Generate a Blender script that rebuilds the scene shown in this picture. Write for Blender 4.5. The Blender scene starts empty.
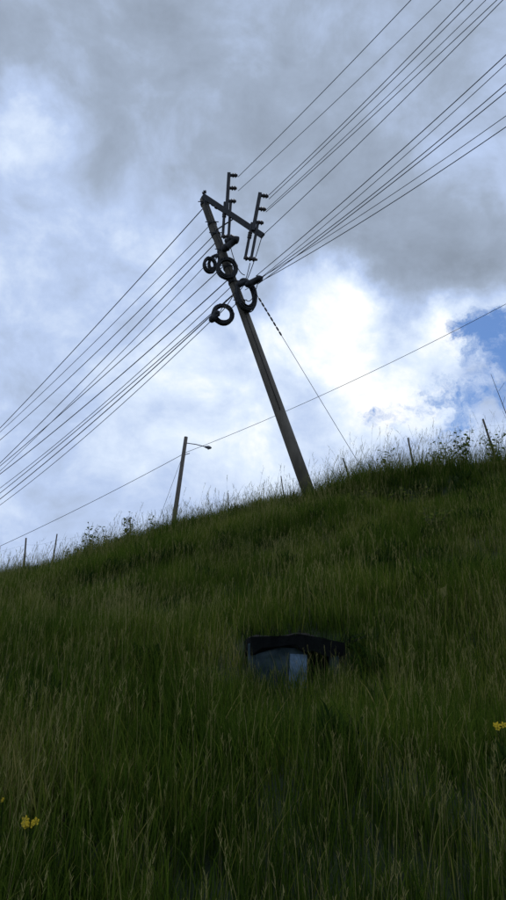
import bpy, math, random
import numpy as np
from mathutils import Vector, Matrix, Quaternion
random.seed(7); rng=np.random.default_rng(7)
S=bpy.context.scene
S.view_settings.view_transform='Standard'; S.view_settings.look='None'; S.view_settings.exposure=0
COL=S.collection
# ------------------------------------------------------------ camera
CAMZ=1.6; P=math.radians(20.0); F=680.0
cd=bpy.data.cameras.new("camera"); cam=bpy.data.objects.new("camera",cd); COL.objects.link(cam)
cd.sensor_fit='VERTICAL'; cd.sensor_height=24; cd.lens=F/900*24; cd.clip_start=0.05; cd.clip_end=6000
cam.location=(0,0,CAMZ); cam.rotation_euler=(math.radians(90)+P,0,0); S.camera=cam
def ray(u,v):
    cx=(u-253)/F; cy=(450-v)/F
    return Vector((cx, math.cos(P)-cy*math.sin(P), math.sin(P)+cy*math.cos(P)))
def at(u,v,y):            # survey point: sight bearing (u,v) at northing y
    d=ray(u,v); t=y/d.y
    return Vector((d.x*t,y,CAMZ+d.z*t))
# ------------------------------------------------------------ terrain
KX=[-400,-200,-60,-30,-15,-7.5,-5.7,-3.7,-2.2,0,2.4,4.6,7.9,14,30,80,200,400]
KZ=[0.2,0.5,1.2,2.4,3.7,4.95,5.36,6.0,6.42,7.12,7.6,8.0,8.55,9.5,10.5,8,2,0.2]
wv=[(rng.uniform(0,math.tau),rng.uniform(0,math.tau),2*math.pi/L,a) for L,a in
    [(7,.10),(5,.08),(3.4,.06),(2.3,.035),(1.6,.012),(1.1,.006),(.8,.003)]]
def bumps(x,y):
    s=0
    for th,ph,k,a in wv: s=s+a*np.sin(k*(x*math.cos(th)+y*math.sin(th))+ph+1.3*np.sin(.31*x+.5*y))
    return s
def terr(x,y):
    x=np.asarray(x,float); y=np.asarray(y,float)
    H=(np.interp(x,KX,KZ)+np.interp(x-.7,KX,KZ)+np.interp(x+.7,KX,KZ))/3
    front=H*(y-3.2)/16.8
    back=H*np.clip(1-(y-20)*.012,0.0,1)-(y-20)*.02
    k=.3; d=front-back
    h=.5*(front+back-np.sqrt(d*d+k*k))
    far=np.clip((y-60)/60,0,1); h=h*(1-far)
    k2=.35; h=np.where(y<1.9,0,.5*(h+np.sqrt(h*h+k2*k2))-.05)
    m=np.clip((y-2.5)/2.5,0,1)
    h=h+m*bumps(x,y)*np.clip(1-(np.abs(x)-60)/100,0,1)*(1-far)
    h=h-.55*np.exp(-((x-4.2)/1.6)**2-((y-17.0)/1.0)**2)+.22*np.exp(-((x-4.0)/1.6)**2-((y-18.9)/.7)**2)
    ln=(y-(13.6+.55*(x+3))); h=h-.24*np.exp(-(ln/.5)**2)*np.exp(-((x+2.6)/1.6)**2)
    h=h-.2*np.exp(-((x-2.9)/.7)**2-((y-10.9)/.6)**2)
    return h
def tz(x,y): return float(terr(x,y))
def hit(u,v):
    d=ray(u,v); t=2.0
    while t<60:
        p=d*t
        if tz(p.x,p.y)>CAMZ+p.z: break
        t+=.02
    return Vector((d.x*t,d.y*t,CAMZ+d.z*t))
# ------------------------------------------------------------ node helpers
def newmat(name):
    m=bpy.data.materials.new(name); m.use_nodes=True; nt=m.node_tree; nt.nodes.clear()
    return m,nt
def N(nt,t,**k):
    n=nt.nodes.new(t)
    for a,b in k.items(): setattr(n,a,b)
    return n
def ramp(nt,fac,stops,interp='LINEAR'):
    r=N(nt,'ShaderNodeValToRGB'); r.color_ramp.interpolation=interp
    e=r.color_ramp.elements
    while len(e)<len(stops): e.new(.5)
    for i,(p,c) in enumerate(stops):
        e[i].position=p; e[i].color=(c[0],c[1],c[2],1)
    nt.links.new(fac,r.inputs[0]); return r.outputs[0]
def mth(nt,op,a,b=None,c=None,clamp=False):
    n=N(nt,'ShaderNodeMath',operation=op,use_clamp=clamp)
    for i,x in enumerate((a,b,c)):
        if x is None: continue
        if isinstance(x,(int,float)): n.inputs[i].default_value=x
        else: nt.links.new(x,n.inputs[i])
    return n.outputs[0]
def noise(nt,vec,scale,detail=4,rough=.5,dist=0,out='Fac'):
    n=N(nt,'ShaderNodeTexNoise'); n.inputs['Scale'].default_value=scale; n.inputs['Detail'].default_value=detail
    n.inputs['Roughness'].default_value=rough; n.inputs['Distortion'].default_value=dist
    nt.links.new(vec,n.inputs['Vector']); return n.outputs[out]
def solid(name,c1,c2,scale=6,rough=.7,metal=0,bump=.2,stretch=None):
    m,nt=newmat(name); tc=N(nt,'ShaderNodeTexCoord'); v=tc.outputs['Object']
    if stretch:
        mp=N(nt,'ShaderNodeMapping'); mp.inputs['Scale'].default_value=stretch; nt.links.new(v,mp.inputs[0]); v=mp.outputs[0]
    f=noise(nt,v,scale,4,.6); c=ramp(nt,f,[(.3,c1),(.7,c2)])
    b=N(nt,'ShaderNodeBsdfPrincipled'); b.inputs['Roughness'].default_value=rough; b.inputs['Metallic'].default_value=metal
    nt.links.new(c,b.inputs['Base Color'])
    if bump:
        bp=N(nt,'ShaderNodeBump'); bp.inputs['Strength'].default_value=bump; bp.inputs['Distance'].default_value=.02
        nt.links.new(noise(nt,v,scale*5,3,.6),bp.inputs['Height']); nt.links.new(bp.outputs[0],b.inputs['Normal'])
    o=N(nt,'ShaderNodeOutputMaterial'); nt.links.new(b.outputs[0],o.inputs[0]); return m
def leafmat(name,stops,trans=.4):
    m,nt=newmat(name)
    g=N(nt,'ShaderNodeNewGeometry'); at_=N(nt,'ShaderNodeAttribute',attribute_name='tone')
    a=noise(nt,g.outputs['Position'],.45,3,.65)
    f=mth(nt,'ADD',mth(nt,'MULTIPLY',mth(nt,'SUBTRACT',a,.5),1.5),at_.outputs['Fac'])
    c=ramp(nt,f,stops)
    d=N(nt,'ShaderNodeBsdfDiffuse'); t=N(nt,'ShaderNodeBsdfTranslucent')
    nt.links.new(c,d.inputs[0]); nt.links.new(c,t.inputs[0])
    x=N(nt,'ShaderNodeMixShader'); x.inputs[0].default_value=trans
    nt.links.new(d.outputs[0],x.inputs[1]); nt.links.new(t.outputs[0],x.inputs[2])
    o=N(nt,'ShaderNodeOutputMaterial'); nt.links.new(x.outputs[0],o.inputs[0]); return m
M_blade=leafmat("grass_blade",[(.05,(.020,.042,.005)),(.35,(.044,.081,.010)),(.65,(.076,.118,.015)),(.85,(.12,.145,.023)),(1,(.21,.195,.065))],.5)
M_stalk=leafmat("grass_stalk",[(.2,(.11,.12,.034)),(.8,(.28,.255,.10))],.4)
M_weed_shade=leafmat("weed_leaf_hollow_shade",[(.2,(.014,.032,.007)),(.8,(.038,.066,.013))])  # weed green, also the dark tone that shades the hollows by colour
M_shrub=leafmat("shrub_leaf",[(.2,(.04,.07,.015)),(.8,(.12,.15,.03))],.5)
M_yellow=leafmat("petal_yellow",[(.2,(.50,.36,.03)),(.8,(.68,.52,.05))],.35)
M_twig=solid("twig_bark",(.04,.03,.02),(.1,.08,.055),20,.9,0,0)
M_conc=solid("pole_concrete",(.085,.072,.055),(.18,.155,.12),3,.95,0,.4,(1,1,.35))
M_steel=solid("galvanised_steel",(.018,.018,.02),(.045,.045,.048),14,.7,.2,.1)
M_rub=solid("black_cable_rubber",(.006,.006,.007),(.014,.014,.015),12,.7,0,0)
M_wire=solid("cable_jacket",(.015,.015,.018),(.04,.04,.045),4,.6,0,0)
M_porc=solid("insulator_porcelain",(.02,.014,.012),(.045,.033,.03),8,.45,0,0)
M_wood=solid("weathered_wood",(.06,.05,.04),(.17,.14,.11),8,.9,0,.5,(6,6,1))
M_blue=solid("faded_blue_paint",(.04,.075,.11),(.17,.25,.33),9,.95,0,.4)
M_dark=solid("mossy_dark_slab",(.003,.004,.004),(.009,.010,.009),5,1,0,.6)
M_boxc=solid("weathered_concrete",(.018,.030,.032),(.055,.078,.085),9,1,0,.5)
M_lamp=solid("lamp_housing",(.12,.12,.13),(.2,.2,.21),5,.5,.3,0)
M_glass=solid("lamp_glass",(.4,.42,.45),(.5,.5,.5),5,.2,0,0)
M_road=solid("asphalt",(.035,.035,.036),(.07,.07,.07),30,.9,0,.4)
for m_ in (M_dark,M_boxc):
    for n_ in m_.node_tree.nodes:
        if n_.type=='BSDF_PRINCIPLED': n_.inputs['Specular IOR Level'].default_value=.1
# ------------------------------------------------------------ mesh builder
class MB:
    def __init__(s): s.v=[]; s.f=[]; s.m=[]; s.mats=[]; s.t={}
    def mi(s,m):
        if m not in s.mats: s.mats.append(m)
        return s.mats.index(m)
    def tube(s,pts,rad,mat,n=8,caps=True):
        pts=[Vector(p) for p in pts]; k=s.mi(mat)
        if isinstance(rad,(int,float)): rad=[rad]*len(pts)
        b=len(s.v); up=None
        for i,p in enumerate(pts):
            t=(pts[min(i+1,len(pts)-1)]-pts[max(i-1,0)])
            if t.length<1e-9: t=Vector((0,0,1))
            t.normalize()
            if up is None:
                up=Vector((0,0,1)) if abs(t.z)<.9 else Vector((0,1,0))
            a=up-t*up.dot(t)
            if a.length<1e-4: a=t.orthogonal()
            a.normalize(); up=a; c=t.cross(a)
            for j in range(n):
                w=math.tau*j/n; s.v.append(p+(a*math.cos(w)+c*math.sin(w))*rad[i])
        for i in range(len(pts)-1):
            for j in range(n):
                s.f.append((b+i*n+j,b+i*n+(j+1)%n,b+(i+1)*n+(j+1)%n,b+(i+1)*n+j)); s.m.append(k)
        if caps:
            s.f.append(tuple(b+j for j in range(n))[::-1]); s.m.append(k)
            e=b+(len(pts)-1)*n; s.f.append(tuple(e+j for j in range(n))); s.m.append(k)
    def box(s,c,size,mat,R=None,taper=1.0):
        k=s.mi(mat); b=len(s.v); R=R or Matrix.Identity(3); c=Vector(c)
        for z in(-1,1):
            q=taper if z>0 else 1
            for x,y in((-1,-1),(1,-1),(1,1),(-1,1)):
                s.v.append(c+R@Vector((x*size[0]/2*q,y*size[1]/2*q,z*size[2]/2)))
        for f in((3,2,1,0),(4,5,6,7),(0,1,5,4),(1,2,6,5),(2,3,7,6),(3,0,4,7)):
            s.f.append(tuple(b+i for i in f)); s.m.append(k)
    def poly(s,pts,mat,tone=None):
        b=len(s.v); s.v+= [Vector(p) for p in pts]; s.f.append(tuple(range(b,b+len(pts)))); s.m.append(s.mi(mat))
        if tone is not None:
            for i in range(b,len(s.v)): s.t[i]=tone
    def obj(s,name,parent=None,smooth=True,bevel=0,link=True):
        me=bpy.data.meshes.new(name); me.from_pydata([tuple(v) for v in s.v],[],s.f)
        for m in s.mats: me.materials.append(m)
        me.polygons.foreach_set('material_index',s.m)
        me.polygons.foreach_set('use_smooth',[smooth]*len(s.f)); me.update()
        if s.t:
            a=me.attributes.new('tone','FLOAT','POINT'); a.data.foreach_set('value',[s.t.get(i,.5) for i in range(len(s.v))])
        o=bpy.data.objects.new(name,me)
        if link: COL.objects.link(o)
        if parent: o.parent=parent
        if bevel:
            md=o.modifiers.new('bevel','BEVEL'); md.width=bevel; md.segments=2
        return o
def empty(name):
    e=bpy.data.objects.new(name,None); e.empty_display_size=.2; COL.objects.link(e); return e
# ------------------------------------------------------------ terrain mesh
def axis(segs):
    r=[]
    for a,b,st in segs: r+=list(np.arange(a,b,st))
    return np.array(r+[segs[-1][1]])
gx=axis([(-3000,-400,260),(-400,-60,20),(-60,-16,1.2),(-16,16,.14),(16,60,1.2),(60,400,20),(400,3000,260)])
gy=axis([(-3000,-200,250),(-200,-10,12),(-10,1.8,.8),(1.8,24,.14),(24,60,1.2),(60,200,10),(200,3000,250)])
X,Y=np.meshgrid(gx,gy); Z=terr(X,Y)
Z=Z-.09*np.clip((Y-3.5)/1.5,0,1)*np.clip((24-Y)/4,0,1)   # soil a hand's breadth under the thatch
nx,ny=len(gx),len(gy)
co=np.stack([X.ravel(),Y.ravel(),Z.ravel()],1).astype(np.float32)
i=np.arange(nx*ny).reshape(ny,nx)
fa=np.stack([i[:-1,:-1].ravel(),i[:-1,1:].ravel(),i[1:,1:].ravel(),i[1:,:-1].ravel()],1)
me=bpy.data.meshes.new("hillside_ground"); me.vertices.add(len(co)); me.vertices.foreach_set('co',co.ravel())
me.loops.add(fa.size); me.loops.foreach_set('vertex_index',fa.ravel().astype(np.int32))
me.polygons.add(len(fa)); me.polygons.foreach_set('loop_start',np.arange(0,fa.size,4,dtype=np.int32))
me.update(); me.validate(); me.polygons.foreach_set('use_smooth',[True]*len(me.polygons))
M_soil=solid("soil_thatch_gap_shade",(.012,.022,.005),(.035,.05,.014),9,1,0,.8)  # soil, coloured dark so gaps between tufts look shadowed
me.materials.append(M_soil)
g=bpy.data.objects.new("hillside_ground",me); COL.objects.link(g)
mb=MB(); mb.box((0,-2.4,.0),(400,6.4,.10),M_road); mb.obj("road",smooth=False)
# ------------------------------------------------------------ grass tufts
tufts=bpy.data.collections.new("grass_tufts")
def ribbon(mb,base,az,lean,L,w,bend,mat,n=4,tip=.05):
    d=Vector((math.cos(az),math.sin(az),0)); sd=Vector((-d.y,d.x,0))
    tw=random.uniform(-1.2,1.2); sd=(Quaternion((0,0,1),tw)@sd)
    k=mb.mi(mat); b=len(mb.v); p=Vector(base); ang=lean; tone=random.gauss(.42,.2)
    if random.random()<.06: tone+=.4
    for i in range(n+1):
        t=i/n; ww=w*(1-t**2.2)*(.75+.5*min(1,t*3)) if i<n else w*tip
        mb.t[len(mb.v)]=tone+.14*t; mb.t[len(mb.v)+1]=tone+.14*t
        mb.v.append(p-sd*ww/2); mb.v.append(p+sd*ww/2)
        ang=lean+bend*t*t*1.1
        p=p+(d*math.sin(ang)+Vector((0,0,1))*math.cos(ang))*(L/n)
    for i in range(n):
        mb.f.append((b+2*i,b+2*i+1,b+2*i+3,b+2*i+2)); mb.m.append(k)
def seedstalk(mb,base,az,ln,L,bd,w=.0035,plume=0):
    ribbon(mb,base,az,ln,L,w,bd,M_stalk,5,.6)
    d=Vector((math.cos(az),math.sin(az),0)); p=Vector(base); n=5
    for i in range(n):
        t=i/n; an=ln+bd*t*t*1.1
        p2=p+(d*math.sin(an)+Vector((0,0,1))*math.cos(an))*(L/n)
        if i==n-1:
            for s_ in range(7):
                ribbon(mb,p.lerp(p2,.25+.1*s_),random.uniform(0,math.tau),.5,.035,w*1.8,.2,M_stalk,1,.3)
            for s_ in range(plume):
                ribbon(mb,p.lerp(p2,random.uniform(-.4,1)),random.uniform(0,math.tau),random.uniform(.3,.9),random.uniform(.05,.12),w*.9,.5,M_stalk,2,.5)
        p=p2
def tuft(name,r,nb,shear,nst,nweed):
    mb=MB()
    def base():
        a=random.uniform(0,math.tau); q=r*math.sqrt(random.random())*random.uniform(.8,1.15)
        x,y=q*math.cos(a),q*math.sin(a); return (x,y,-.10+shear*y)
    for j in range(nb):
        b=base(); L=random.uniform(.20,.50)*(1.2 if random.random()<.15 else 1)
        ribbon(mb,b,random.uniform(0,math.tau),abs(random.gauss(0,.24)),L,random.uniform(.005,.0095),random.uniform(.1,1.4),M_blade,4 if L>.34 else 3)
    for j in range(nst):
        seedstalk(mb,base(),random.uniform(0,math.tau),abs(random.gauss(0,.09)),random.uniform(.5,.85),random.uniform(.05,.5))
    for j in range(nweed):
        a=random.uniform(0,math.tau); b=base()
        ribbon(mb,(b[0]*.6,b[1]*.6,random.uniform(-.02,.2)+shear*b[1]*.6),a,random.uniform(.4,1.0),random.uniform(.10,.2),random.uniform(.02,.04),random.uniform(.2,.9),M_weed_shade,3)
    o=mb.obj(name,smooth=True,link=False); tufts.objects.link(o)
for ti in range(12):
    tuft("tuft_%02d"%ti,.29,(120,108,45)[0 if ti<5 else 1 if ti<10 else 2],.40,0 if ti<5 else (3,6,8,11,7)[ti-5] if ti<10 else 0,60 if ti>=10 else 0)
for ti in range(12,21):
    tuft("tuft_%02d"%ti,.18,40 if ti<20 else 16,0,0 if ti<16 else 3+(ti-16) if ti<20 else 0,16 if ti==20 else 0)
box_c=hit(294,680)
def scatter(xr,yr,dens,sc):   # jittered grid: even cover, no bare holes
    st=1/math.sqrt(dens); a=np.arange(xr[0],xr[1],st); b=np.arange(yr[0],yr[1],st); A,B=np.meshgrid(a,b)
    A=A.ravel()+rng.uniform(-.65,.65,A.size)*st; B=B.ravel()+rng.uniform(-.65,.65,B.size)*st
    return A,B,np.full(A.size,sc)
P1=[scatter((-15,15),(3.5,19.2),11.5,1.0),scatter((-6,6),(3.5,9.0),5,.9)]
P2=[scatter((-15,15),(19.2,23.5),24,1.0),scatter((-15,15),(2.0,3.6),16,.8)]
x2,y2,s2=scatter((-50,50),(2.0,55),2.5,1.9)
kp=(np.abs(x2)>15)|(y2>23.5); P2.append((x2[kp],y2[kp],s2[kp]))
n1=sum(len(p[0]) for p in P1)
xs,ys,ss=[np.concatenate([p[q] for p in P1+P2]) for q in range(3)]
sl=np.arange(len(xs))<n1
dx=xs-box_c.x; dy=ys-box_c.y
keep=~((np.abs(dx)<.66)&(dy>-.14)&(dy<1.0))
xs,ys,ss,sl,dx,dy=[a[keep] for a in (xs,ys,ss,sl,dx,dy)]
patch=.5+.5*np.sin(.9*xs+1.7*np.sin(.6*ys))*np.sin(.75*ys+1.1*np.sin(.8*xs+1))
sc=ss*rng.uniform(.78,1.18,len(xs))*(.82+.4*patch)
sc*=np.where((np.abs(dx)<.8)&(dy<.1)&(dy>-1.9),np.where(dy>-.55,.72,.64),1)
R_=rng.random(len(xs)); st=R_<.34+.3*(1-patch)
idx=np.where(st,rng.integers(5,10,len(xs)),rng.integers(0,5,len(xs)))
idx2=np.where(st,rng.integers(16,20,len(xs)),rng.integers(12,16,len(xs)))
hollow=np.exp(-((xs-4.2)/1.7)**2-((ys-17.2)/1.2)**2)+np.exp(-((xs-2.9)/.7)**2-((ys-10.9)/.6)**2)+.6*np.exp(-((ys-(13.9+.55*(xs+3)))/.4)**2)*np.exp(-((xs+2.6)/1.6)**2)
weed_shade=rng.random(len(xs))<.03+.9*hollow  # a few stray weeds; dark ones massed in hollows as coloured-in shade
idx=np.where(weed_shade,rng.integers(10,12,len(xs)),idx); idx2=np.where(weed_shade,20,idx2)
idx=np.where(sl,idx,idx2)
zs=terr(xs,ys)
gm=bpy.data.meshes.new("grass"); gm.vertices.add(len(xs)); gm.vertices.foreach_set('co',np.stack([xs,ys,zs],1).astype(np.float32).ravel())
rz=np.where(sl,rng.uniform(-.6,.6,len(xs)),rng.uniform(0,math.tau,len(xs)))
rot=np.stack([rng.normal(0,.05,len(xs)),rng.normal(0.03,.05,len(xs)),rz],1).astype(np.float32)
fl=np.where(sl&(rng.random(len(xs))<.5),-1,1)
at1=gm.attributes.new("rot",'FLOAT_VECTOR','POINT'); at1.data.foreach_set('vector',rot.ravel())
at2=gm.attributes.new("scl",'FLOAT_VECTOR','POINT'); at2.data.foreach_set('vector',np.stack([sc*fl,sc,sc],1).astype(np.float32).ravel())
at3=gm.attributes.new("idx",'INT','POINT'); at3.data.foreach_set('value',idx.astype(np.int32))
go=bpy.data.objects.new("grass",gm); COL.objects.link(go)
nt=bpy.data.node_groups.new("grass_scatter",'GeometryNodeTree')
nt.interface.new_socket("Geometry",in_out='INPUT',socket_type='NodeSocketGeometry')
nt.interface.new_socket("Geometry",in_out='OUTPUT',socket_type='NodeSocketGeometry')
gi=nt.nodes.new('NodeGroupInput'); gout=nt.nodes.new('NodeGroupOutput')
ci=nt.nodes.new('GeometryNodeCollectionInfo'); ci.inputs['Collection'].default_value=tufts
ci.inputs['Separate Children'].default_value=True; ci.inputs['Reset Children'].default_value=True
ip=nt.nodes.new('GeometryNodeInstanceOnPoints'); ip.inputs['Pick Instance'].default_value=True
def na(name,t):
    n=nt.nodes.new('GeometryNodeInputNamedAttribute'); n.data_type=t; n.inputs['Name'].default_value=name
    return [o for o in n.outputs if o.enabled and o.name=='Attribute'][0]
nt.links.new(gi.outputs[0],ip.inputs['Points']); nt.links.new(ci.outputs[0],ip.inputs['Instance'])
nt.links.new(na('idx','INT'),ip.inputs['Instance Index'])
e2r=nt.nodes.new('FunctionNodeEulerToRotation'); nt.links.new(na('rot','FLOAT_VECTOR'),e2r.inputs[0])
nt.links.new(e2r.outputs[0],ip.inputs['Rotation']); nt.links.new(na('scl','FLOAT_VECTOR'),ip.inputs['Scale'])
nt.links.new(ip.outputs[0],gout.inputs[0])
md=go.modifiers.new('scatter','NODES'); md.node_group=nt
# ------------------------------------------------------------ shrubs / weeds on the crest
def shrub(base,h,r,nst,leaf,name="shrub"):
    mb=MB(); base=Vector(base)
    for s_ in range(nst):
        az=random.uniform(0,math.tau); pts=[base+Vector((random.uniform(-.1,.1),random.uniform(-.1,.1),-.1))]
        hh=h*random.uniform(.45,1.1); out=r*random.uniform(.3,1)
        for i in range(1,6):
            t=i/5; pts.append(base+Vector((math.cos(az)*out*t**1.4+random.uniform(-.04,.04),math.sin(az)*out*t**1.4,hh*t)))
        mb.tube(pts,[.009*(1-.75*i/5) for i in range(6)],M_twig,5)
        for i in range(1,6):
            for q in range(6):
                p=pts[i-1].lerp(pts[i],random.random()); a=random.uniform(0,math.tau); el=random.uniform(-.5,.8)
                d=Vector((math.cos(a)*math.cos(el),math.sin(a)*math.cos(el),math.sin(el)))
                L=leaf*random.uniform(.5,1.2); sd=d.cross(Vector((random.uniform(-.6,.6),random.uniform(-.6,.6),1))).normalized()*L*.28
                p0=p+d*L*.35; mb.tube([p,p0],.003,M_twig,3,False); tn=random.random()
                mid=p0+d*L*.5+Vector((0,0,.03*L)); mb.poly([p0,mid+sd,p0+d*L-Vector((0,0,.15*L))],M_shrub,tn); mb.poly([p0,p0+d*L-Vector((0,0,.15*L)),mid-sd],M_shrub,tn)
    return mb.obj(name,smooth=False)
def on(u,y):
    x=(u-253)/F/(math.cos(P)+.02)*y
    return Vector((x,y,tz(x,y)))
for (u,y,h,r,n,lf) in [(452,20.3,1.15,.4,7,.13),(468,20.1,1.4,.45,9,.15),(500,20.4,1.2,.5,8,.14),(438,20.2,.9,.4,6,.12),(388,20.2,1.0,.35,6,.13),
                       (95,20.5,1.05,.4,7,.13),(131,20.4,1.05,.35,7,.13),(78,20.8,.8,.4,6,.12),(113,20.7,.8,.4,6,.12),(152,20.3,.75,.35,5,.11),
                       (375,17.6,.6,.6,7,.13),(415,17.5,.65,.6,7,.13),(355,17.9,.5,.5,6,.12),(430,13.2,.5,.5,6,.12)]:
    shrub(on(u,y),h,r,n,lf)
mb=MB()
cls=[-9,-7.4,-6.1,-4.6,-3.5,-2.4,-1.2,-.4,.6,1.9,2.6,3.0,3.2,3.5,3.9,4.2,4.6,5.2,5.8,6.4,7.0,7.6,8.4,9.5,11]
for k in range(2200):
    cl=random.choice(cls)
    x=cl+random.gauss(0,.5); y=random.uniform(18.4,20.9)
    b=Vector((x,y,tz(x,y)-.05)); az=random.choice([random.uniform(-.8,.8),random.uniform(0,math.tau)])
    big=1.28 if x>1.5 else .92
    L=random.uniform(.45,1.2)*big*(1.3 if random.random()<.15 else 1)
    if k%3==0: seedstalk(mb,b,az,random.uniform(0,.18),L,random.uniform(.1,.9),.006,6)
    else: ribbon(mb,b,az,random.uniform(0,.25),L*.9,.009,random.uniform(.3,1.8),M_blade if k%2 else M_stalk,6)
    for q in range(2): ribbon(mb,b+Vector((0,0,.1*q)),random.uniform(0,6.28),.25,.6*L,.010,1.0,M_blade,4)
mb.obj("tall_dry_grass")
# ------------------------------------------------------------ main utility pole
UP=empty("utility_pole")
YB,YT=20.5,20.2
pb=at(305,482,YB); ptop=at(203,199,YT)
ax=(ptop-pb).normalized(); foot=pb-ax*1.6
mb=MB(); L=(ptop-foot).length
mb.tube([foot+ax*L*t for t in [0,.25,.5,.75,.985,1]],[.215,.195,.175,.158,.14,.12],M_conc,20)
mb.obj("shaft",UP)
def pp(v):
    t=(v-199)/(482-199); return ptop.lerp(pb,t)
side=Vector((0,-1,0))
mb=MB()
for v in (205,228,240,258,276,292,312):
    c=pp(v); mb.tube([c-ax*.04,c+ax*.04],.165+.012*(v-199)/100,M_steel,18)
    mb.tube([c+Vector((-.24,-.14,0)),c+Vector((.24,-.14,0))],.018,M_steel,6)
mb.obj("clamp_bands",UP)
A0=at(203,196,20.0); A1=at(263,236,19.6)
R=(A1-A0).normalized(); up=(ax-R*ax.dot(R)).normalized(); fw=R.cross(up)
RM=Matrix((R,fw,up)).transposed()
mb=MB(); mb.box((A0+A1)/2,((A1-A0).length,.12,.19),M_steel,RM)
mb.tube([pp(238)+side*.14,A0.lerp(A1,.55)],.028,M_steel,6)
mb.obj("crossarm",UP,False,.01)
def insul(mb,a,b,r=.06,n=4,mat=M_porc):
    a=Vector(a); b=Vector(b); pts=[];rad=[]
    for i in range(n):
        t0=.12+.8*i/n; w=.8/n
        pts+= [a.lerp(b,t0),a.lerp(b,t0+w*.15),a.lerp(b,t0+w*.5),a.lerp(b,t0+w*.6)]; rad+=[r*.6,r,r*.9,r*.6]
    mb.tube([a]+pts+[b],[r*.5]+rad+[r*.4],mat,12)
def frame(T,B,name,par):
    mb=MB(); T=Vector(T);B=Vector(B); d=(B-T).normalized(); rt=(Vector((1,0,0))-d*d.x).normalized()
    bk=rt.cross(d); ln=(B-T).length
    mb.box(T.lerp(B,.27),(.12,.12,ln*.56),M_steel,Matrix((rt,bk,-d)).transposed())
    for t in (.02,.22,.42):
        c=T.lerp(B,t); mb.tube([c-rt*.05,c+rt*.30],.055,M_steel,8)
    for s_ in (-.085,.12):
        mb.tube([T.lerp(B,.44)+rt*s_,T.lerp(B,.95)+rt*s_],.05,M_steel,8)
    mb.obj(name+"_channel",par,False)
    mb=MB()
    for t in (.02,.22,.42):
        c=T.lerp(B,t); insul(mb,c+rt*.10,c+rt*.32,.09,2)
    c=T.lerp(B,.62); insul(mb,c-rt*.08-d*.15,c-rt*.08+d*.2,.08,3)
    c=T.lerp(B,.95); insul(mb,c-rt*.14,c+rt*.34,.09,3)
    mb.obj(name+"_insulators",par)
frame(at(229,174,19.9),at(225,240,19.9),"fuse_frame",UP)
frame(at(260,194,19.6),at(247,262,19.6),"fuse_frame_outer",UP)
mb=MB()
insul(mb,A0-R*.05+up*.05,A0-R*.05+up*.22,.08,2); insul(mb,at(207,199,20.0),at(220,210,19.9),.08,3)
mb.obj("pin_insulators",UP)
def coil(c,rx,rz,turns,th,name,yaw,tilt):
    mb=MB(); c=Vector(c); Rm=Matrix.Rotation(yaw,3,'Z')@Matrix.Rotation(tilt,3,'Y')
    pts=[]; n=26
    for i in range(turns*n+1):
        a=math.tau*i/n; k=i/n
        jr=1+.16*math.sin(k*2.4)+.05*math.sin(a*2+k*.7)
        off=th*(math.sin(k*1.9)+.3*math.sin(a+k*2))
        pts.append(c+Rm@Vector((rx*jr*math.cos(a),off,rz*jr*math.sin(a))))
    mb.tube(pts,.022,M_rub,6)
    for a in (.4,2.2,3.9,5.4):
        q=c+Rm@Vector((rx*math.cos(a),0,rz*math.sin(a))); t=(Rm@Vector((-rx*math.sin(a),0,rz*math.cos(a)))).normalized()
        mb.tube([q-t*.03,q+t*.03],th+.025,M_rub,8)
    mb.obj(name,UP)
coil(at(227,268,19.95),.31,.37,14,.055,"cable_coil_a",.15,.1)
coil(at(210,265,20.3),.21,.29,11,.05,"cable_coil_b",.5,.2)
coil(at(246,295,20.0),.31,.53,20,.07,"cable_coil_c",.3,-.12)
coil(at(223,314,20.3),.32,.34,14,.055,"cable_coil_d",.2,.3)
coil(at(214,262,20.4),.22,.26,8,.03,"cable_coil_e",-.5,.3)
def closure(a,b,r,name):
    mb=MB(); a=Vector(a);b=Vector(b)
    ts=[0,.04,.12,.2,.22,.3,.32,.7,.72,.8,.9,.97,1]; rs=[.2,.6,.9,.95,1.1,1.1,.95,.95,1.1,1.1,.8,.4,.2]
    mb.tube([a.lerp(b,t) for t in ts],[r*q for q in rs],M_rub,14); mb.obj(name,UP)
closure(at(222,251,19.9),at(239,237,19.8),.13,"splice_closure_a")
closure(at(245,286,19.8),at(263,277,19.7),.12,"splice_closure_b")
closure(at(210,322,20.1),at(219,311,20.1),.11,"splice_closure_c")
closure(at(236,286,19.9),at(249,281,19.9),.10,"splice_closure_d")
closure(at(225,243,19.9),at(233,238,19.8),.12,"splice_closure_e")
mb=MB()
def droop(a,b,s,n=14): 
    a=Vector(a);b=Vector(b); return [a.lerp(b,i/n)-Vector((0,0,s*4*(i/n)*(1-i/n))) for i in range(n+1)]
for a,b,s_ in [((205,198),(222,240),.25),((262,236),(246,282),.1),
               ((222,240),(214,262),.15),((250,263),(240,290),.2),((230,245),(245,275),.3),((238,300),(224,306),.2),((226,300),(212,318),.15),((258,282),(246,300),.3),
               ((222,250),(208,262),.1),((212,318),(236,290),.2),((204,200),(214,240),.3)]:
    mb.tube(droop(at(*a,19.8),at(*b,19.9),s_),.015,M_rub,5)
mb.tube([pp(205)+side*.18,pp(300)+side*.19,pp(420)+side*.21],.012,M_rub,5)
mb.obj("jumper_wires",UP)
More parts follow.
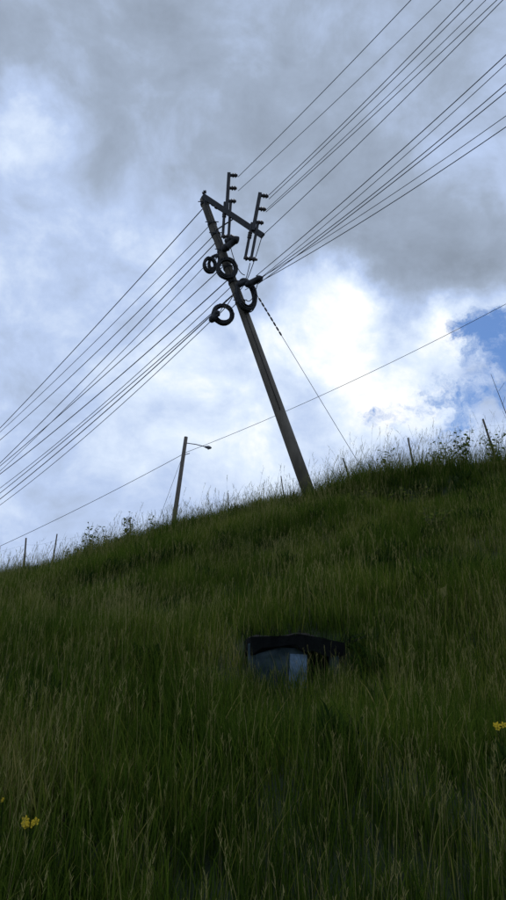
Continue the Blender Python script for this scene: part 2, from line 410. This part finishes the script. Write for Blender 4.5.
# ------------------------------------------------------------ overhead cables
cab=MB(); BR=[];BL=[]
def span(A,E,k,sag,r,store):
    A=Vector(A);E=Vector(E); tE=1/k; z=Vector((0,0,1))
    B=A+(E+z*sag*4*tE*(1-tE)-A)/tE
    n=40; cab.tube([A.lerp(B,i/n)-z*(sag*4*(i/n)*(1-i/n)) for i in range(n+1)],r,M_wire,6); store.append(B)
up_r=[((238,177,19.9),(411,0)),((238,191,19.9),(441,0)),((269,195,19.6),(464,0)),((269,199,19.6),(473,0)),((266,210,19.6),(486,0)),((262,236,19.6),(503,0)),((266,212,19.6),(497,0))]
for q_,(a,e) in enumerate(up_r):
    span(at(*a),at(e[0],e[1],12.9),3.6,.9+.2*(q_%3),(.0105,.009,.011)[q_%3],BR)
lo_r=[((256,276,19.8),(506,55)),((258,280,19.8),(506,64)),((257,281,19.8),(506,84)),((258,284,19.8),(506,92)),((250,284,19.9),(506,116)),((245,290,19.9),(506,127))]
for k_,(a,e) in enumerate(lo_r):
    span(at(*a),at(e[0],e[1],11.9+.15*k_),3.4,1.2+.35*(k_%3),(.012,.009,.0115)[k_%3],BR)
up_l=[((206,205,20.2),(0,428)),((213,222,20.2),(0,432)),((217,232,20.2),(0,440)),((220,238,20.2),(0,463)),((224,246,20.2),(0,471))]
for q_,(a,e) in enumerate(up_l): span(at(*a),at(e[0],e[1],34),1.9,.4+.25*(q_%3),(.017,.012,.015)[q_%3],BL)
lo_l=[((228,262,20.2),(0,466)),((232,276,20.2),(0,474)),((236,282,20.2),(0,488)),((238,290,20.2),(0,493)),((232,296,20.2),(0,499)),((214,318,20.2),(0,505))]
for q_,(a,e) in enumerate(lo_l): span(at(*a),at(e[0],e[1],34),1.9,.5+.3*(q_%3),(.016,.019,.013)[q_%3],BL)
cab.obj("overhead_cables")
def plainpole(store):
    c=sum(store,Vector())/len(store); zt=max(p.z for p in store)+.6; g0=tz(c.x,c.y)
    e=empty("utility_pole"); mb=MB(); mb.tube([(c.x,c.y,g0-1),(c.x,c.y,zt)],[.2,.12],M_conc,16); mb.obj("shaft",e)
    mb=MB()
    for p in store:
        mb.tube([(c.x,c.y,p.z-.05),(p.x,p.y,p.z-.05)],.03,M_steel,6); mb.tube([(p.x,p.y,p.z-.08),(p.x,p.y,p.z+.02)],.05,M_porc,8)
    mb.obj("bracket_arms",e)
plainpole(BR); plainpole(BL)
mb=MB(); ga=at(257,295,20.0)
ge=at(352,452,22.5); ext=(ge-ga); gend=ga+ext*1.12
mb.tube([ga,gend],.009,M_wire,6)
for t in [.03,.06,.09,.12,.15,.18,.21,.24]:
    c=ga.lerp(ge,t); d=ext.normalized(); mb.tube([c-d*.09,c-d*.05,c+d*.05,c+d*.09],[.012,.030,.030,.012],M_porc,8)
mb.tube([at(248,287,20.0),ga],.02,M_steel,6)
mb.obj("guy_wire",UP)
# ------------------------------------------------------------ street lamp pole behind crest
SL=empty("street_lamp"); ys_=31.0
t_=at(186,437,ys_); b_=at(175,513,ys_); d=(b_-t_).normalized(); gz=tz(b_.x,ys_); ft=b_+d*max(0,(b_.z-gz)/-d.z+.6)
mb=MB(); mb.tube([ft,t_],[.14,.09],M_wood,12); mb.obj("pole",SL)
mb=MB(); a=at(186,443,ys_); h=at(206,447,ys_-.3)
mb.tube([a,a.lerp(h,.5)+Vector((0,0,.03)),h],.022,M_steel,8)
mb.tube([at(184,455,ys_),at(184,455,ys_)+Vector((.28,-.1,.05))],.02,M_steel,6)
mb.obj("arm",SL)
mb=MB(); d=Vector((1,-.1,-.22)).normalized(); c=h
mb.tube([c-d*.08,c,c+d*.12,c+d*.22,c+d*.28],[.03,.06,.09,.07,.02],M_lamp,12); mb.tube([c+d*.12-Vector((0,0,.03)),c+d*.12-Vector((0,0,.10))],[.07,.04],M_glass,12)
mb.obj("lamp_head",SL)
mb=MB(); mb.tube([at(184,452,ys_),at(164,506,ys_-.5),at(160,518,ys_-.6)],.009,M_wire,5); mb.obj("stay_wire",SL)
mb=MB()
k0=at(187,452,ys_)
def sag2(A,B,s,n=30): return [A.lerp(B,i/n)-Vector((0,0,s*4*(i/n)*(1-i/n))) for i in range(n+1)]
tE=1/1.8
q=at(506,304,24.0); E=k0+(q+Vector((0,0,.9*4*tE*(1-tE)))-k0)/tE
mb.tube(sag2(k0,E,.9,40),.012,M_wire,6)
q=at(0,546,36); E2=k0+(q+Vector((0,0,.35))-k0)/tE
mb.tube(sag2(k0,E2,.36,40),.014,M_wire,6)
mb.obj("service_cable")
for i_,e_ in enumerate((E,E2)):
    e=empty("wooden_pole"); mb=MB(); mb.tube([(e_.x,e_.y,tz(e_.x,e_.y)-1),(e_.x,e_.y,e_.z+.3)],[.16,.11],M_wood,12); mb.obj("shaft",e)
    mb=MB(); mb.tube([(e_.x-.25,e_.y,e_.z-.04),(e_.x+.25,e_.y,e_.z-.04)],.03,M_steel,8); mb.obj("bracket",e)
# ------------------------------------------------------------ fence on the crest
FN=empty("wire_fence"); mb=MB(); tops=[]
for (u,v,lean,r) in [(-60,556,.02,.03),(26,538,-.02,.032),(57,534,.1,.025),(130,519,-.05,.025),(228,493,0,.02),(281,476,-.1,.02),(343,458,-.25,.026),(408,438,-.12,.034),(483,419,-.28,.042),(560,408,.05,.04),(620,398,0,.04)]:
    y=20.9; T=at(u,v,y); x=T.x-lean*1.3; g0=tz(x,y)
    ln=Vector((x,y,g0-.3)); mb.tube([ln,ln.lerp(T,.5)+Vector((.02,0,0)),T],[r*1.1,r,r*.8],M_wood,8); tops.append((ln,T))
mb.obj("posts",FN)
mb=MB()
for f_ in (.62,.88):
    for (a0,a1),(b0,b1) in zip(tops[:-1],tops[1:]):
        mb.tube(sag2(a0.lerp(a1,f_),b0.lerp(b1,f_),.06,6),.0018,M_wire,4)
mb.obj("strands",FN)
mb=MB(); a=on(520,20.6); tb=at(491,374,20.6)
mb.tube([a,a.lerp(tb,.5)+Vector((.15,0,.1)),tb],[.02,.014,.006],M_twig,6)
for t in (.5,.65,.8):
    c=a.lerp(tb,t)+Vector((.1,0,.05)); mb.tube([c,c+Vector((random.uniform(-.3,.3),0,.3))],.005,M_twig,4)
mb.obj("dead_branch")
# ------------------------------------------------------------ drainage box in the slope
DB=empty("drainage_box"); bc=box_c; g0=tz(bc.x,bc.y)
W=.90
base=Vector((bc.x,bc.y,g0-.12))
mb=MB()
mb.box(base+Vector((-.14,.06,.10)),(W-.34,.12,.80),M_boxc)
mb.box(base+Vector((-W/2,.45,.10)),(.11,.85,.80),M_boxc); mb.box(base+Vector((W/2,.45,.10)),(.11,.85,.80),M_boxc)
mb.box(base+Vector((0,.82,.10)),(W-.12,.1,.80),M_boxc)
mb.box(base+Vector((.26,.14,.0)),(.26,.04,.80),M_dark)
mb.obj("walls",DB,False,.02)
mb=MB(); mb.box(base+Vector((.04,-.012,.10)),(.19,.02,.56),M_blue,Matrix.Rotation(.05,3,'Y')); mb.obj("painted_panel",DB,False,.004)
mb=MB(); k=mb.mi(M_dark); n=40; b=len(mb.v)
rim=[]
for j in range(n):
    a=math.tau*j/n; cx=math.cos(a); sy=math.sin(a)
    q=1/max(abs(cx)**5+abs(sy)**5,1e-6)**.2
    rim.append((cx*q*.55*random.uniform(.95,1.06)+.03, .42+sy*q*.50*random.uniform(.95,1.05)))
def zt(x,y): return .575-.02*y-.06*max(x,-.2)+.02*math.sin(7*x+1)
for (x,y) in rim: mb.v.append(base+Vector((x,y,zt(x,y)-.11-random.random()*.10)))
for (x,y) in rim: mb.v.append(base+Vector((x,y,zt(x,y)-.02*random.random())))
for (x,y) in rim: mb.v.append(base+Vector((x*.85,.42+(y-.42)*.8,zt(x,y)+.01+.015*math.sin(9*x))))
for l in (0,1):
    for j in range(n): mb.f.append((b+l*n+j,b+l*n+(j+1)%n,b+(l+1)*n+(j+1)%n,b+(l+1)*n+j)); mb.m.append(k)
mb.f.append(tuple(b+2*n+j for j in range(n))); mb.m.append(k); mb.f.append(tuple(b+j for j in range(n))[::-1]); mb.m.append(k)
mb.obj("lid",DB,False)
mb=MB()
for q in range(220):
    x=random.uniform(-.6,.62); y=random.choice([-.10,.0,random.uniform(-.1,.9)])
    ribbon(mb,base+Vector((x,y,zt(x,y)-.02)),random.uniform(0,6.28),random.uniform(.1,.9),random.uniform(.06,.2),.006,random.uniform(.4,2.4),M_weed_shade if q%3 else M_dark,4)
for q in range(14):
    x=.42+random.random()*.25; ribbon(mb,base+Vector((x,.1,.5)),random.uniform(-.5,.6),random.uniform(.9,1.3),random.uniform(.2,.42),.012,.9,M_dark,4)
for q in range(300):
    x=random.uniform(-.62,.62); y=-random.uniform(.04,.35)
    ribbon(mb,Vector((base.x+x,base.y+y,tz(base.x+x,base.y+y)-.08)),random.uniform(0,6.28),abs(random.gauss(0,.25)),random.uniform(.2,.5),.006,random.uniform(.2,1.2),M_blade if q%6 else M_stalk,4)
for q in range(220):
    x=random.uniform(-.7,.7); y=random.uniform(.9,1.25)
    ribbon(mb,Vector((base.x+x,base.y+y,tz(base.x+x,base.y+y)-.08)),random.uniform(0,6.28),abs(random.gauss(0,.3)),random.uniform(.25,.5),.008,random.uniform(.2,1.2),M_blade,4)
mb.obj("overhanging_grass",DB)
# ------------------------------------------------------------ yellow flowers
def flower(p,s,n):
    e=MB(); p=Vector(p); g=Vector((p.x,p.y,tz(p.x,p.y)))
    e.tube([g,g.lerp(p,.5)+Vector((.01,0,0)),p],.003,M_weed_shade,5)
    for k in range(n):
        c=p+Vector((random.uniform(-1,1),random.uniform(-.5,.5),random.uniform(-.5,.5)))*s*.5
        nr=Vector((random.uniform(-.5,.5),-1,random.uniform(.0,.9))).normalized(); t1=nr.orthogonal().normalized(); t2=nr.cross(t1)
        for j in range(5):
            a=math.tau*j/5+k; d=t1*math.cos(a)+t2*math.sin(a); sd=nr.cross(d)*s*.11; r=s*.34
            e.poly([c,c+d*r*.6+sd,c+d*r+nr*.01,c+d*r*.6-sd],M_yellow,.5)
        e.tube([g.lerp(p,.7),c],.002,M_weed_shade,4)
    e.obj("yellow_flower",smooth=False)
for (u,v,s_,n_) in [(30,822,.075,5),(500,726,.07,4),(3,800,.03,2)]:
    q=hit(u,v+42); q=at(u,v,q.y-.4) ; flower(q,s_,n_)
q=hit(443,600); mb=MB(); c=at(443,593,q.y-.3)
mb.tube([q,c],.004,M_twig,5); mb.poly([c+Vector((-.03,0,-.07)),c+Vector((.06,0,-.02)),c+Vector((.05,0,.09)),c+Vector((-.03,0,.06))],M_stalk,.4); mb.obj("pale_leaf_plant",smooth=False)
# ------------------------------------------------------------ world
SUN_EL=math.radians(48); SUN_AZ=math.radians(10)
w=bpy.data.worlds.new("World"); S.world=w; w.use_nodes=True; nt=w.node_tree; nt.nodes.clear()
sky=N(nt,'ShaderNodeTexSky',sky_type='NISHITA'); sky.sun_disc=False; sky.sun_elevation=SUN_EL; sky.sun_rotation=SUN_AZ; sky.air_density=1.0; sky.dust_density=.2; sky.ozone_density=3
tc=N(nt,'ShaderNodeTexCoord'); D=tc.outputs['Generated']
def vm(op,a,b=None,s=None):
    n=N(nt,'ShaderNodeVectorMath',operation=op)
    for i_,x in enumerate((a,b)):
        if x is None: continue
        if isinstance(x,(tuple,Vector)): n.inputs[i_].default_value=tuple(x)
        else: nt.links.new(x,n.inputs[i_])
    if s is not None: n.inputs['Scale'].default_value=s
    return n
def warp(vec,scale,amt,detail=3):
    c=noise(nt,vec,scale,detail,.6,0,'Color'); c=vm('SUBTRACT',c,(.5,.5,.5)).outputs[0]
    return vm('ADD',vec,vm('SCALE',c,None,amt).outputs[0]).outputs[0]
Dw=warp(D,3.0,.14,2)
Dw2=warp(D,7,.21,7)
def blob(vec,u,v,r,wt):
    dr=ray(u,v).normalized(); dist=vm('DISTANCE',vec,dr).outputs['Value']
    mr=N(nt,'ShaderNodeMapRange',interpolation_type='SMOOTHSTEP'); nt.links.new(dist,mr.inputs[0])
    mr.inputs[1].default_value=0; mr.inputs[2].default_value=r/F*1.25; mr.inputs[3].default_value=wt; mr.inputs[4].default_value=0
    return mr.outputs[0]
mp=N(nt,'ShaderNodeMapping'); mp.inputs['Scale'].default_value=(1,1,1.35); nt.links.new(Dw,mp.inputs[0]); Ds=mp.outputs[0]
n1_=noise(nt,Ds,3.4,5,.58,0); n2_=noise(nt,Ds,9,8,.62,0)
Lf=mth(nt,'ADD',mth(nt,'MULTIPLY',mth(nt,'SUBTRACT',n1_,.5),.6),mth(nt,'MULTIPLY',mth(nt,'SUBTRACT',n2_,.5),.62))
Lf=mth(nt,'ADD',Lf,.665)
for b in [(60,20,150,-.10),(30,118,50,.20),(280,120,150,-.15),(420,60,150,-.11),(400,235,100,-.22),(490,250,80,-.22),(280,225,50,-.05),(10,60,60,-.10),
          (300,318,75,.28),(400,375,90,.34),(330,390,80,.18),(460,310,60,.34),(200,370,110,.09),(60,430,200,.05),(120,500,170,.07),(250,430,110,.06),(345,300,50,.2)]:
    Lf=mth(nt,'ADD',Lf,blob(Dw2,*b))
cc=ramp(nt,Lf,[(0,(1.85,2.2,2.8)),(.3,(2.5,3.0,3.8)),(.5,(3.3,4.0,5.2)),(.7,(4.6,5.7,8.0)),(.88,(7.0,8.0,9.5)),(1,(9.6,9.8,10.0))])
Hf=None
for b in [(502,345,46,1.05),(440,416,46,.95),(374,402,34,.85),(506,395,44,.8),(480,318,28,.7)]:
    x=blob(Dw2,*b); Hf=x if Hf is None else mth(nt,'ADD',Hf,x)
n3=noise(nt,Dw2,14,8,.68,0)
Hm=mth(nt,'ADD',Hf,mth(nt,'MULTIPLY',mth(nt,'SUBTRACT',n3,.5),2.6))
mr=N(nt,'ShaderNodeMapRange',interpolation_type='SMOOTHSTEP'); nt.links.new(Hm,mr.inputs[0]); mr.inputs[1].default_value=.30; mr.inputs[2].default_value=1.15
edge=N(nt,'ShaderNodeMapRange',interpolation_type='SMOOTHSTEP'); nt.links.new(Hf,edge.inputs[0]); edge.inputs[1].default_value=.02; edge.inputs[2].default_value=.2
Hc=mth(nt,'MULTIPLY',mr.outputs[0],edge.outputs[0])
tint=N(nt,'ShaderNodeMix',data_type='RGBA',blend_type='MULTIPLY'); tint.inputs['Factor'].default_value=1
ti_=[s for s in tint.inputs if s.type=='RGBA']; nt.links.new(sky.outputs[0],ti_[0]); ti_[1].default_value=(.52,.68,.88,1)
mx=N(nt,'ShaderNodeMix',data_type='RGBA'); nt.links.new(Hc,mx.inputs['Factor'])
A_=[s for s in mx.inputs if s.type=='RGBA']; nt.links.new(cc,A_[0]); nt.links.new([o for o in tint.outputs if o.type=='RGBA'][0],A_[1])
bg=N(nt,'ShaderNodeBackground'); bg.inputs['Strength'].default_value=.11
nt.links.new([o for o in mx.outputs if o.type=='RGBA'][0],bg.inputs[0]); wo=N(nt,'ShaderNodeOutputWorld'); nt.links.new(bg.outputs[0],wo.inputs[0])
w.cycles.sampling_method='MANUAL'; w.cycles.sample_map_resolution=256
sd=bpy.data.lights.new("sun",'SUN'); sd.energy=1.0; sd.angle=math.radians(11); sd.color=(1,.93,.80)
so=bpy.data.objects.new("sun",sd); COL.objects.link(so)
v=Vector((math.sin(SUN_AZ)*math.cos(SUN_EL),math.cos(SUN_AZ)*math.cos(SUN_EL),math.sin(SUN_EL)))
so.rotation_euler=v.to_track_quat('Z','Y').to_euler(); so.location=(0,0,40)
print("instances",len(xs))
